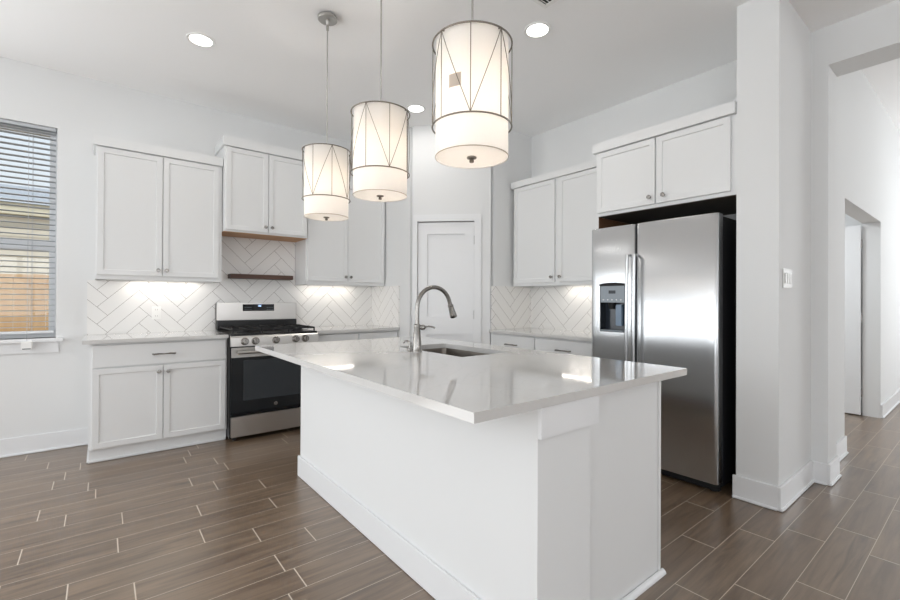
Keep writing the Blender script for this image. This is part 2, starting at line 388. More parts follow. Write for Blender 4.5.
# ------------------------------------------------------------------ room shell
ZC = 3.06; YW = 4.755; XW = 3.79; XL = -3.4; YB = -5.5
b = NBM(); bx(b, XL-0.15, 9.2, YB-0.15, YW+0.15, -0.12, 0); struct('floor', b, M['floor'])
b = NBM(); bx(b, XL-0.15, XW+0.25, YB-0.15, YW+0.15, ZC, ZC+0.15); struct('ceiling', b, M['ceil'])
WX0, WX1, WZ0, WZ1 = -1.20, -0.284, 0.90, 2.595
b = NBM()
bx(b, XL, -3.1, YW, YW+0.15, 0, ZC); bx(b, -3.1, -1.4, YW, YW+0.15, 2.45, ZC); bx(b, -3.1, -1.4, YW, YW+0.15, 0, 0.05); bx(b, -1.4, WX0, YW, YW+0.15, 0, ZC); bx(b, WX1, XW+0.25, YW, YW+0.15, 0, ZC); bx(b, WX0, WX1, YW, YW+0.15, 0, WZ0); bx(b, WX0, WX1, YW, YW+0.15, WZ1, ZC)
wall_back = struct('wall_back', b, M['wall'])
def wall_with_holes(name, axis, pos, thick, a0, a1, z1, holes):
    b = NBM(); cur = a0
    def piece(p, q, s, t):
        if axis == 'X': bx(b, pos, pos+thick, p, q, s, t)
        else: bx(b, p, q, pos, pos+thick, s, t)
    for (h0, h1, s, t) in holes:
        piece(cur, h0, 0, z1)
        if s > 0: piece(h0, h1, 0, s)
        if t < z1: piece(h0, h1, t, z1)
        cur = h1
    piece(cur, a1, 0, z1)
    return struct(name, b, M['wall'])
wall_with_holes('wall_left', 'X', XL-0.15, 0.15, YB, YW, ZC, [(-3.6, -0.1, 0.12, 2.75), (0.4, 3.9, 0.12, 2.75)])
wall_with_holes('wall_rear', 'Y', YB-0.15, 0.15, XL, XW+0.25, ZC, [(-2.8, -0.4, 0.45, 2.65), (0.6, 3.0, 0.45, 2.65)])
wn_i = 2
for axis, pos, a0, a1, z0, z1 in (('X', XL-0.11, -3.6, -0.1, 0.12, 2.75), ('X', XL-0.11, 0.4, 3.9, 0.12, 2.75), ('Y', YB-0.11, -2.8, -0.4, 0.45, 2.65), ('Y', YB-0.11, 0.6, 3.0, 0.45, 2.65)):
    b = NBM()
    def fb(p, q, s, t):
        if axis == 'X': bx(b, pos, pos+0.06, p, q, s, t)
        else: bx(b, p, q, pos, pos+0.06, s, t)
    am = (a0+a1)/2
    fb(a0, a0+0.06, z0, z1); fb(a1-0.06, a1, z0, z1); fb(am-0.05, am+0.05, z0+0.06, z1-0.06); fb(a0+0.06, a1-0.06, z0, z0+0.06); fb(a0+0.06, a1-0.06, z1-0.06, z1)
    struct('window_%d' % wn_i, b, M['vinyl']); wn_i += 1
b = NBM()
for p in ((-3.1, -3.04, 0.05, 2.45), (-1.46, -1.4, 0.05, 2.45), (-2.29, -2.21, 0.11, 2.39), (-3.04, -1.46, 0.05, 0.11), (-3.04, -1.46, 2.39, 2.45)): bx(b, p[0], p[1], YW+0.05, YW+0.11, p[2], p[3])
struct('window_6', b, M['vinyl'])  # unseen window added to bring light onto the left floor
# right wall with the wide opening to the hall
b = NBM(); bx(b, XW, XW+0.25, 0.72, YW, 0, ZC); bx(b, XW, XW+0.25, -3.2, 0.72, 2.80, ZC); bx(b, XW, XW+0.25, YB, -3.2, 0, ZC)
wall_right = struct('wall_right', b, M['wall'])
b = NBM(); bx(b, 3.10, XW, 0.81, 1.03, 0, ZC); struct('wall_nook', b, M['wall'])
# pantry corner: left return, angled wall with door, right return
PX, PY = 2.575, 3.30
DC = 6.46                                  # x + y on the angled wall
b = NBM(); bx(b, PX, PX+0.1, DC-PX+0.04, YW, 0, ZC); wall_pl = struct('wall_pantry_left', b, M['wall'])
b = NBM(); bx(b, DC-PY+0.04, XW, PY, PY+0.1, 0, ZC); wall_pr = struct('wall_pantry_right', b, M['wall'])
sq = math.sqrt(0.5)
FD = frame((PX, DC-PX, 0), (sq, -sq, 0), (-sq, -sq, 0))    # local x runs from the left corner to the right corner
DLEN = (DC-PY-PX)/sq
D0, D1, DH = 0.055, 0.055+0.606, 2.045
b = NBM()
bx(b, 0, D0, -0.1, 0, 0, ZC); bx(b, D1, DLEN, -0.1, 0, 0, ZC); bx(b, D0, D1, -0.1, 0, DH, ZC)
bmesh.ops.transform(b, matrix=FD, verts=b.verts); struct('wall_pantry_angle', b, M['wall'])
# the pantry door
dr = sempty('door_1', FD @ Vector((D0, 0, 0)))
b = NBM()
bx(b, D0+0.003, D1-0.003, -0.05, -0.012, 0.01, DH-0.007)
fs = None
zs = [(0.20, 0.855), (1.04, 1.912)]
W_ = NBM()
# stile and rail mesh with two recessed panels
def door_slab(bm, x0, x1, y0, y1, z0, z1, panels, st=0.115, rec=0.015):
    zz = [z0] + [v for p in panels for v in p] + [z1]
    for i in range(0, len(zz), 2): bx(bm, x0, x1, y0, y1, zz[i], zz[i+1])
    for p in panels:
        bx(bm, x0, x0+st, y0, y1, *p); bx(bm, x1-st, x1, y0, y1, *p); bx(bm, x0+st, x1-st, y0+rec, y1-rec, *p)
b.free(); b = NBM(); W_.free()
door_slab(b, D0+0.004, D1-0.004, -0.064, -0.014, 0.012, DH-0.010, zs, st=0.100, rec=0.020)
bmesh.ops.transform(b, matrix=FD, verts=b.verts); obj('slab', b, M['trim'], dr)
for z in (0.25, 1.02, 1.80):
    b = NBM(); lathe(b, [(0.006, z), (0.006, z+0.09)], origin=(0, 0, 0), n=8)
    bmesh.ops.transform(b, matrix=FD @ T((D1-0.001, -0.008, 0)), verts=b.verts); obj('hinge', b, M['nickel'], dr)
b = NBM(); lathe(b, [(0, 0), (0.026, 0), (0.026, 0.006), (0.011, 0.012), (0.011, 0.03), (0.027, 0.04), (0.028, 0.052), (0.018, 0.062), (0, 0.064)], mx=FD @ T((D0+0.065, -0.014, 0.93)) @ Matrix.Rotation(-math.pi/2, 4, 'X'), n=20, cap=False)
obj('door_knob', b, M['nickel'], dr, True)
b = NBM()
bx(b, D1-0.002, D1+0.072, 0.0, 0.014, 0, DH+0.07, bev=0.002); bx(b, 0.012, D0+0.002, 0.0, 0.014, 0, DH+0.07, bev=0.002); bx(b, D0+0.002, D1-0.002, 0.0, 0.014, DH-0.002, DH+0.07, bev=0.002)
bmesh.ops.transform(b, matrix=FD, verts=b.verts); struct('trim_1', b, M['trim'])

# hall beyond the opening
b = NBM(); bx(b, XW+0.25, 9.2, -3.35, 0.93, 3.33, 3.45); struct('ceiling_hall', b, M['ceil'])
HX0, HX1 = 4.71, 6.40
b = NBM(); bx(b, XW+0.25, HX0, 0.79, 0.93, 0, 3.33); bx(b, HX1, 9.2, 0.79, 0.93, 0, 3.33); bx(b, HX0, HX1, 0.79, 0.93, 2.06, 3.33); struct('wall_hall', b, M['wall'])
b = NBM(); bx(b, XW+0.25, 9.2, -3.35, -3.2, 0, 3.33); struct('wall_hall_front', b, M['wall'])
b = NBM(); bx(b, 9.05, 9.2, -3.2, -2.2, 0, 3.33); bx(b, 9.05, 9.2, -0.2, 0.79, 0, 3.33); bx(b, 9.05, 9.2, -2.2, -0.2, 0, 0.4); bx(b, 9.05, 9.2, -2.2, -0.2, 3.0, 3.33); struct('wall_hall_end', b, M['wall'])
b = NBM(); bx(b, XW+0.25, XW+0.40, -3.2, 0.79, ZC+0.15, 3.33); struct('wall_hall_top', b, M['wall'])
b = NBM(); bx(b, 4.04, 4.14, 0.93, 2.60, 0, 2.5); bx(b, 6.54, 6.64, 0.93, 2.60, 0, 2.5); bx(b, 4.04, 6.64, 2.60, 2.70, 0, 2.5); struct('wall_vestibule', b, M['wall'])
b = NBM(); bx(b, 4.04, 6.64, 0.93, 2.70, 2.5, 2.6); struct('ceiling_vestibule', b, M['ceil'])
area('vestibule_fill', (5.3, 1.75, 2.45), (0, 0, -1), 0.5, 0.5, E_VEST, (0.93, 0.97, 1))  # added light without a fixture, brightens the vestibule
d2 = sempty('door_2', (6.37, 0.94, 0))
b = NBM(); door_slab(b, 0, 0.76, 6.352, 6.388, 0.012, 2.04, [(0.22, 0.86), (1.04, 1.91)], st=0.12)
bmesh.ops.transform(b, matrix=Matrix(((0, 1, 0, 0), (1, 0, 0, 0.938), (0, 0, 1, 0), (0, 0, 0, 1))), verts=b.verts); obj('slab', b, M['trim'], d2)
for z in (0.2, 1.0, 1.8):
    b = NBM(); lathe(b, [(0.007, z), (0.007, z+0.09)], origin=(6.394, 0.939, 0), n=8); obj('hinge', b, M['nickel'], d2)

# baseboards
def base_run(name, segs, h=0.14, t=0.015):
    """segs: (x0,y0,x1,y1,nx,ny) along a wall, n points into the room"""
    b = NBM()
    for (x0, y0, x1, y1, nx, ny) in segs:
        bx(b, min(x0, x1, x0+nx*t, x1+nx*t), max(x0, x1, x0+nx*t, x1+nx*t), min(y0, y1, y0+ny*t, y1+ny*t), max(y0, y1, y0+ny*t, y1+ny*t), 0.001, h, bev=0.003)
        q = t+0.012
        bx(b, min(x0, x1, x0+nx*q, x1+nx*q), max(x0, x1, x0+nx*q, x1+nx*q), min(y0, y1, y0+ny*q, y1+ny*q), max(y0, y1, y0+ny*q, y1+ny*q), 0.001, 0.016, bev=0.005)
    return struct(name, b, M['trim'])
base_run('baseboard_back', [(-1.4, YW, -0.07, YW, 0, -1)])
base_run('baseboard_nook', [(3.10, 0.8101, 3.10, 1.045, -1, 0), (3.085, 0.81, 3.775, 0.81, 0, -1)], 0.14)
base_run('baseboard_right', [(3.79, 0.7201, 3.79, 0.80, -1, 0), (3.775, 0.72, 4.055, 0.72, 0, -1)])
base_run('baseboard_hall', [(4.055, 0.79, 4.71, 0.79, 0, -1), (6.40, 0.79, 9.0, 0.79, 0, -1)])
base_run('baseboard_left', [(XL, YB, XL, -3.7, 1, 0)])

# ------------------------------------------------------------------ backsplash tiles (parts of the walls)
TH = 0.012
b = NBM(); bx(b, -0.09, PX, YW-TH, YW-0.0005, 0.914, 1.372); bx(b, 0.864, 1.638, YW-TH, YW-0.0005, 1.372, 1.831); obj('tile_backsplash', b, M['tile'], wall_back)
b = NBM(); bx(b, PX-TH, PX-0.0005, 4.125, YW-TH, 0.914, 1.372); obj('tile_backsplash', b, M['tile_y'], wall_pl)
b = NBM(); bx(b, 3.165, XW-TH, PY-TH, PY-0.0005, 0.914, 1.366); obj('tile_backsplash', b, M['tile'], wall_pr)
b = NBM(); bx(b, XW-TH, XW-0.0005, 2.0335, PY-TH, 0.914, 1.366); obj('tile_backsplash', b, M['tile_y'], wall_right)

# ------------------------------------------------------------------ window and blind
w1 = sempty('window_1', (WX0, YW+0.1, WZ0))
b = NBM(); ya, yb = YW+0.095, YW+0.145
bx(b, WX0, WX0+0.05, ya, yb, WZ0, WZ1); bx(b, WX1-0.05, WX1, ya, yb, WZ0, WZ1); bx(b, WX0+0.05, WX1-0.05, ya, yb, WZ0, WZ0+0.05); bx(b, WX0+0.05, WX1-0.05, ya, yb, WZ1-0.05, WZ1)
obj('window_frame', b, M['vinyl'], w1)
boxobj('meeting_rail', M['vinyl'], w1, WX0+0.05, WX1-0.05, ya-0.004, yb-0.004, 1.605, 1.690, bev=0.003)
b = NBM(); bx(b, WX0+0.05, WX1-0.05, ya+0.02, ya+0.026, WZ0+0.05, 1.605); bx(b, WX0+0.05, WX1-0.05, ya+0.02, ya+0.026, 1.69, WZ1-0.05); obj('pane', b, M['glass'], w1)
b = NBM(); bx(b, WX0-0.05, WX1+0.05, YW-0.055, YW+0.095, WZ0-0.028, WZ0, bev=0.004); obj('window_sill', b, M['trim'], w1)
b = NBM(); bx(b, WX0-0.02, WX1+0.02, YW-0.016, YW-0.001, WZ0-0.115, WZ0-0.028, bev=0.003); obj('apron', b, M['trim'], w1)
bl = thing('window_blind', 'white horizontal slat blind hanging open in the window at the left edge', 'blind', ((WX0+WX1)/2, YW+0.05, WZ1))
boxobj('headrail', M['slat'], bl, WX0+0.008, WX1-0.008, YW+0.02, YW+0.075, WZ1-0.028, WZ1-0.002, bev=0.003)
b = NBM(); NS = 37; zt, zb = WZ1-0.045, 0.985
for i in range(NS):
    z = zt + (zb-zt)*i/(NS-1)
    mx = T(((WX0+WX1)/2, YW+0.048, z)) @ Matrix.Rotation(math.radians(-3), 4, 'X')
    prism(b, [(-0.025, -0.0012), (0, 0.0022), (0.025, -0.0012), (0.025, 0.0012), (0, 0.0046), (-0.025, 0.0012)], -(WX1-WX0)/2+0.012, (WX1-WX0)/2-0.012, mx)
obj('slats', b, M['slat'], bl)
boxobj('bottom_rail', M['rail'], bl, WX0+0.012, WX1-0.012, YW+0.024, YW+0.072, 0.937, 0.957, bev=0.003)
b = NBM()
for x in (WX0+0.15, -0.74, -0.43):
    tube(b, [(x, YW+0.020, WZ1-0.05), (x, YW+0.020, 0.957)], 0.0012, 6); tube(b, [(x, YW+0.076, WZ1-0.05), (x, YW+0.076, 0.957)], 0.0012, 6)
obj('ladder_cord', b, M['slat'], bl)
b = NBM(); tube(b, [(-0.452, YW+0.018, WZ1-0.05), (-0.450, YW-0.010, 1.3), (-0.447, YW-0.0625, 0.905), (-0.446, YW-0.068, 0.885)], 0.0018, 6); obj('pull_cord', b, M['slat'], bl)
b = NBM(); bx(b, -0.478, -0.414, YW-0.083, YW-0.058, 0.815, 0.885, bev=0.006); o = obj('cord_weight', b, M['plastic'], bl)
boxobj('slot', M['ink'], o, -0.470, -0.422, YW-0.085, YW-0.0825, 0.822, 0.829)

# outside
b = NBM(); bx(b, -16, 12, YW+0.16, 22, -0.35, -0.2); struct('ground', b, M['ground'])
fe = thing('wood_fence', 'tan cedar board fence outside the window behind the blind', 'fence', (-1, 7.3, -0.2))
b = NBM()
x = -4.5
while x < 2.5: bx(b, x, x+0.137, 7.25, 7.27, -0.2, 1.50+random.uniform(-.004, .004), bev=0.003); x += 0.142
obj('boards', b, M['fence'], fe)
b = NBM()
for z in (0.1, 0.75, 1.35): bx(b, -4.5, 2.5, 7.27, 7.31, z, z+0.09)
obj('rails', b, M['fence'], fe)
nh = thing('neighbour_house', 'beige lap sided house beyond the cedar fence', 'house', (-2, 12.5, -0.2))
b = NBM()
for i in range(16): prism(b, [(11.0, -0.2+i*0.18), (10.985, -0.2+i*0.18), (10.998, -0.2+(i+1)*0.18), (11.0, -0.2+(i+1)*0.18)], -9, 5)
bx(b, -9, 5, 11.0, 14.5, -0.2, 2.68)
obj('siding_wall', b, M['siding'], nh)
boxobj('fascia', mat('fascia_paint', lin((232, 222, 196)), 0.7, noise=0.01), nh, -9.4, 5.4, 10.85, 11.0, 2.70, 2.90)
b = NBM(); prism(b, [(10.80, 2.90), (12.75, 3.55), (15.08, 2.90)], -9.4, 5.4); obj('roof', b, M['roofm'], nh)

# ------------------------------------------------------------------ cabinets on the stove wall
G_UP = 'wall cabinets'
def wall_cab(label, F, x0, x1, yb, yf, z0, z1, doors, knobs, crown_h, cl=True, cr=True, under=None, face_bottom=None, doorz=None, body_mat=None):
    """yb/yf local y of back and face"""
    org = F @ Vector(((x0+x1)/2, yb, z0))
    t = thing('wall_cabinet', label, 'cabinet', org)
    lip = 0.0045 if under else 0.026
    b = NBM(); bx(b, x0, x1, yb, yf, z0+lip, z1)
    if not under: bx(b, x0, x1, yf-0.020, yf, z0, z0+0.026); bx(b, x0, x0+0.016, yb, yf-0.020, z0, z0+0.026); bx(b, x1-0.016, x1, yb, yf-0.020, z0, z0+0.026)
    bmesh.ops.transform(b, matrix=F, verts=b.verts); obj('carcass', b, M['cab'], t)
    b = NBM(); ins = 0.001 if under else 0.0165
    bx(b, x0+ins, x1-ins, yb+0.013, yf-(0.001 if under else 0.0205), z0+(0.0 if under else 0.0225), z0+(0.0035 if under else 0.0255)); bmesh.ops.transform(b, matrix=F, verts=b.verts); obj('underside', b, under or M['cab'], t)
    dz0, dz1 = doorz
    for (a, c), k in zip(doors, knobs):
        d = obj('door', shaker_bm(F, a, c, dz0, dz1, yf+0.0005), M['cab'], t)
        kx = c-0.027 if k == 'R' else a+0.027
        obj('knob', knob_bm(F, kx, yf+0.021, dz0+0.05), M['nickel'], d, True)
    crown(F, t, x0, x1, yf+0.02, z1, z1+crown_h, ret=yf+0.02-yb, left=cl, right=cr)
    return t
Y = lambda v: -v   # world y -> local y on the stove wall
wall_cab('white two-door wall cabinet beside the window, left of the stove', FB, -0.040, 0.862, Y(YW-0.001), Y(4.445), 1.372, 2.425,
         [(-0.028, 0.403), (0.409, 0.834)], 'RL', 0.075, doorz=(1.407, 2.415), cr=False)
wall_cab('white two-door wall cabinet hung highest, above the stove and its wooden ledge', FB, 0.868, 1.638, Y(YW-0.001), Y(4.395), 1.832, 2.612,
         [(0.884, 1.250), (1.256, 1.622)], 'RL', 0.085, under=M['maple'], doorz=(1.852, 2.604))
wall_cab('white two-door wall cabinet right of the stove, partly behind the farthest pendants', FB, 1.640, 2.565, Y(YW-0.001), Y(4.445), 1.372, 2.425,
         [(1.656, 2.096), (2.102, 2.552)], 'RL', 0.075, doorz=(1.410, 2.415), cl=False, cr=False)

def base_cab(label, F, x0, x1, yb, yf, drawers, doors, kn, loc_lab=None, end_left=False):
    t = thing('base_cabinet', label, 'cabinet', F @ Vector(((x0+x1)/2, yb, 0)))
    b = NBM(); bx(b, x0, x1, yb, yf, 0.095, 0.8835); bmesh.ops.transform(b, matrix=F, verts=b.verts); obj('carcass', b, M['cab'], t)
    b = NBM(); bx(b, x0+0.002, x1, yb, yf-0.028, 0.001, 0.095); bx(b, x0-0.010 if end_left else x0+0.002, x1, yb+0.05, yf-0.014, 0.001, 0.020, bev=0.006); bmesh.ops.transform(b, matrix=F, verts=b.verts); obj('toe_kick', b, M['cab'], t)
    for (a, c, z0, z1) in drawers:
        d = obj('drawer', shaker_bm(F, a, c, z0, z1, yf+0.0005, panel=False), M['cab'], t)
        obj('pull', pull_bm(F, (a+c)/2, yf+0.02, (z0+z1)/2-0.005), M['nickel'], d, True)
    for (a, c, z0, z1), k in zip(doors, kn):
        d = obj('door', shaker_bm(F, a, c, z0, z1, yf+0.0005), M['cab'], t)
        obj('knob', knob_bm(F, c-0.028 if k == 'R' else a+0.028, yf+0.021, z1-0.05), M['nickel'], d, True)
    return t
base_cab('white base cabinet with one wide drawer, between window and stove', FB, -0.066, 0.856, Y(YW-0.002), Y(4.165), [(-0.048, 0.842, 0.706, 0.868)],
         [(-0.048, 0.389, 0.108, 0.694), (0.395, 0.842, 0.108, 0.694)], 'RL', end_left=True)
base_cab('white base cabinet right of the stove, mostly hidden by the island', FB, 1.636, PX-0.004, Y(YW-0.002), Y(4.165),
         [(1.652, 2.09, 0.706, 0.868), (2.10, 2.56, 0.706, 0.868)], [(1.652, 2.09, 0.108, 0.694), (2.10, 2.56, 0.108, 0.694)], 'RL')
def counter(name, label, x0, x1, y0, y1, z0=0.884, z1=0.914):
    b = NBM(); bx(b, x0, x1, y0, y1, z0, z1, bev=0.003)
    o = bpy.data.objects.new('tmp', None)
    loc = Vector(((x0+x1)/2, (y0+y1)/2, z0)); bpy.data.objects.remove(o)
    bmesh.ops.translate(b, verts=b.verts, vec=-loc); o = obj(name, b, M['quartz']); o.location = loc
    return tag(o, label, 'countertop')
counter('countertop', 'white quartz countertop left of the stove under the outlet', -0.105, 0.857, 4.110, YW-TH-0.001)
counter('countertop', 'white quartz countertop right of the stove ending at the pantry wall', 1.632, PX-TH-0.001, 4.110, YW-TH-0.001)
sh = NBM(); bx(sh, -0.2975, 0.2975, -0.07, 0.07, 0, 0.043, bev=0.003); sh = obj('floating_shelf', sh, M['shelf']); sh.location = (1.272, YW-TH-0.0715, 1.419)
tag(sh, 'dark walnut floating shelf on herringbone tile above the stove', 'shelf')

def led_bar(label, F, x0, x1, y, z, power):
    t = thing('under_cabinet_light', label, 'light', F @ Vector(((x0+x1)/2, y, z)))
    boxF('housing', M['plastic'], t, F, x0, x1, y-0.014, y+0.014, z-0.010, z)
    boxF('lens', M['led'], t, F, x0+0.01, x1-0.01, y-0.010, y+0.010, z-0.0125, z-0.0105)
    area('under_cabinet_glow', Vector((0, 0, -0.016)), (0, 0, -1), x1-x0-0.02 if F is FB else 0.02, 0.02 if F is FB else x1-x0-0.02, power, (1, 0.94, 0.87), t)
led_bar('slim white light bar under the wall cabinet left of the stove', FB, 0.16, 0.74, Y(YW-0.10), 1.394, 2.0*E_UC)
led_bar('slim white light bar under the wall cabinet right of the stove', FB, 1.70, 2.30, Y(YW-0.10), 1.394, 1.7*E_UC)

# outlet
ot = thing('wall_outlet', 'white outlet plate on herringbone tile left of the stove', 'outlet', (0.392, YW-TH, 1.09))
boxobj('cover_plate', M['plastic'], ot, 0.357, 0.427, YW-TH-0.006, YW-TH-0.0005, 1.032, 1.148, bev=0.002)
for z in (1.062, 1.118):
    s_ = boxobj('socket', M['plastic'], ot, 0.376, 0.408, YW-TH-0.0085, YW-TH-0.0062, z-0.016, z+0.016, bev=0.001)
    b = NBM(); bx(b, 0.383, 0.386, YW-TH-0.0092, YW-TH-0.0083, z-0.006, z+0.007); bx(b, 0.398, 0.401, YW-TH-0.0092, YW-TH-0.0083, z-0.006, z+0.007); obj('slots', b, M['slotg'], s_)

# ------------------------------------------------------------------ gas range
SX0, SX1 = 0.860, 1.624; SF = 4.085   # front of body
rg = thing('gas_range', 'stainless gas range with black glass oven door and cast iron grates', 'stove', ((SX0+SX1)/2, 4.4, 0))
boxobj('body', M['black'], rg, SX0, SX1, SF, YW-TH-0.003, 0.03, 0.885)
for fx in (SX0+0.05, SX1-0.05):
    for fy in (SF+0.05, YW-0.08):
        b = NBM(); lathe(b, [(0.018, 0.001), (0.018, 0.031)], origin=(fx, fy, 0), n=12); obj('foot', b, M['black'], rg)
b = NBM(); bx(b, SX0, SX1, SF-0.01, YW-TH-0.10, 0.885, 0.918, bev=0.006); obj('cooktop', b, M['black'], rg)
# control panel, slightly sloped
b = NBM(); prism(b, [(SF, 0.812), (SF-0.028, 0.812), (SF-0.022, 0.885), (SF-0.006, 0.905), (SF, 0.905)], SX0, SX1); cp = obj('control_panel', b, M['steel_x'], rg)
for x in (0.972, 1.058, 1.232, 1.408, 1.497):
    b = NBM(); lathe(b, [(0, 0), (0.033, 0), (0.033, 0.006), (0.0275, 0.008), (0.0255, 0.040), (0.022, 0.044), (0, 0.044)], mx=T((x, SF-0.026, 0.853)) @ Matrix.Rotation(math.pi/2-0.08, 4, 'X'), n=24, cap=False)
    bx(b, x-0.0045, x+0.0045, SF-0.077, SF-0.067, 0.834, 0.874, bev=0.002)
    obj('burner_knob', b, M['nickel'], cp, True)
# oven door
b = NBM(); bx(b, SX0+0.004, SX1-0.004, SF-0.036, SF-0.002, 0.218, 0.802, bev=0.004); od = obj('oven_door', b, M['bglass'], rg)
b = NBM(); bx(b, SX0+0.004, SX1-0.004, SF-0.040, SF-0.0365, 0.718, 0.802, bev=0.0015); obj('door_top_strip', b, M['steel_x'], od)
b = NBM(); bx(b, SX0+0.10, SX1-0.10, SF-0.0375, SF-0.0362, 0.345, 0.690); obj('oven_window', b, M['owin'], od)
b = NBM(); tube(b, [(SX0+0.045, SF-0.085, 0.765), (SX1-0.045, SF-0.085, 0.765)], 0.0150, 14)
for x in (SX0+0.075, SX1-0.075): tube(b, [(x, SF-0.040, 0.765), (x, SF-0.085, 0.765)], 0.010, 10)
obj('handle', b, M['steel_x'], od, True)
b = NBM(); lathe(b, [(0, 0), (0.017, 0), (0.017, 0.002), (0.0145, 0.0028), (0.0145, 0.002), (0, 0.002)], origin=(1.232, SF-0.0362, 0.287), axis='-Y', n=24, cap=False); em = obj('emblem', b, M['nickel'], od, True)
b = NBM()
tube(b, [(1.232+0.005*math.cos(a)-0.004, SF-0.0388, 0.287+0.006*math.sin(a)) for a in [0.3+i*0.5 for i in range(11)]], 0.0009, 6)
tube(b, [(1.232+0.004*math.cos(a)+0.005, SF-0.0388, 0.287+0.006*math.sin(a)) for a in [0.6+i*0.5 for i in range(10)]], 0.0009, 6)
obj('monogram', b, M['ink'], em)
b = NBM(); bx(b, SX0+0.004, SX1-0.004, SF-0.034, SF-0.002, 0.040, 0.212, bev=0.004); obj('storage_drawer', b, M['steel_x'], rg)
# back guard
gy = YW-TH-0.105
b = NBM(); prism(b, [(gy, 0.918), (gy, 1.010), (gy+0.045, 1.012), (gy+0.045, 0.918)], SX0+0.006, SX1-0.006); obj('vent_trim', b, M['black'], rg)
b = NBM(); bx(b, SX0+0.008, SX1+0.010, gy+0.045, YW-TH-0.003, 0.918, 1.182, bev=0.006); bgd = obj('back_guard', b, M['steel_x'], rg)
boxobj('display', M['bglass'], bgd, 1.100, 1.402, gy+0.0425, gy+0.0448, 1.098, 1.166, bev=0.001)
b = NBM()
def seg7(b, x, z, w_, h_, segs, y):
    t = 0.0016
    P = {'a': (x, x+w_, z+h_-t, z+h_), 'd': (x, x+w_, z, z+t), 'g': (x, x+w_, z+h_/2-t/2, z+h_/2+t/2), 'f': (x, x+t, z+h_/2, z+h_), 'e': (x, x+t, z, z+h_/2), 'b': (x+w_-t, x+w_, z+h_/2, z+h_), 'c': (x+w_-t, x+w_, z, z+h_/2)}
    for s_ in segs: p = P[s_]; bx(b, p[0], p[1], y-0.0008, y, p[2], p[3])
for x, sg in ((1.240, 'bc'), (1.252, 'abged'), (1.264, 'abcdef')): seg7(b, x, 1.142, 0.007, 0.013, sg, gy+0.0424)
obj('clock_digits', b, M['digit'], bgd)
for x0 in (1.118, 1.330):
    b = NBM()
    for i in range(4):
        for j in range(2): bx(b, x0+i*0.018, x0+i*0.018+0.008, gy+0.0417, gy+0.0424, 1.108+j*0.022, 1.112+j*0.022)
    obj('keypad', b, M['panel'], bgd)
# burners and grates
for x, y, rd in ((1.00, 4.22, 0.045), (1.00, 4.46, 0.035), (1.242, 4.34, 0.05), (1.484, 4.22, 0.04), (1.484, 4.46, 0.032)):
    b = NBM(); lathe(b, [(0, 0.918), (rd+0.012, 0.918), (rd+0.010, 0.926), (rd, 0.928), (rd, 0.936), (rd-0.008, 0.940), (0, 0.940)], origin=(x, y, 0), n=24, cap=False); obj('burner', b, M['castiron'], rg, True)
for x0, x1 in ((SX0+0.02, 1.112), (1.118, 1.366), (1.372, SX1-0.02)):
    b = NBM(); y0, y1 = SF+0.01, gy-0.02; zg = 0.958
    r_ = 0.011
    for y in (y0, (y0+y1)/2, y1): bx(b, x0, x1, y-r_/2, y+r_/2, zg-0.014, zg, bev=0.003)
    for x in (x0, x1-r_): bx(b, x, x+r_, y0, y1, zg-0.014, zg, bev=0.003)
    xm = (x0+x1)/2
    bx(b, xm-r_/2, xm+r_/2, y0, y1, zg-0.013, zg+0.003, bev=0.003)
    for yy in ((y0*3+y1)/4, (y0+3*y1)/4):
        bx(b, x0, xm-0.03, yy-r_/2, yy+r_/2, zg-0.013, zg+0.003, bev=0.003); bx(b, xm+0.03, x1, yy-r_/2, yy+r_/2, zg-0.013, zg+0.003, bev=0.003)
    for x in (x0+0.001, x1-0.012):
        for y in (y0, y1): bx(b, x, x+0.011, y-0.0055, y+0.0055, 0.9185, zg-0.012)
    obj('grate', b, M['castiron'], rg)

# ------------------------------------------------------------------ fridge wall run
CX = 3.17
base_cab('white base cabinet with two drawers, between pantry wall and refrigerator', FR, 2.045, 3.292, -(XW-0.002), -CX,
         [(2.060, 2.688, 0.706, 0.868), (2.706, 3.280, 0.706, 0.868)], [(2.060, 2.37, 0.108, 0.694), (2.376, 2.688, 0.108, 0.694), (2.706, 2.99, 0.108, 0.694), (2.996, 3.280, 0.108, 0.694)], 'RLRL')
counter('countertop', 'white quartz countertop between pantry wall and refrigerator', 3.125, XW-TH-0.001, 2.034, PY-TH-0.001)
wall_cab('white two-door wall cabinet left of the refrigerator, over the herringbone tile', FR, 2.036, 3.272, -(XW-0.001), -3.475, 1.366, 2.412,
         [(2.07, 2.667), (2.715, 3.250)], 'RL', 0.065, doorz=(1.398, 2.406), cl=False)
led_bar('slim white light bar under the wall cabinet left of the refrigerator', FR, 2.10, 2.80, -(XW-0.10), 1.388, 2.0*E_UC)
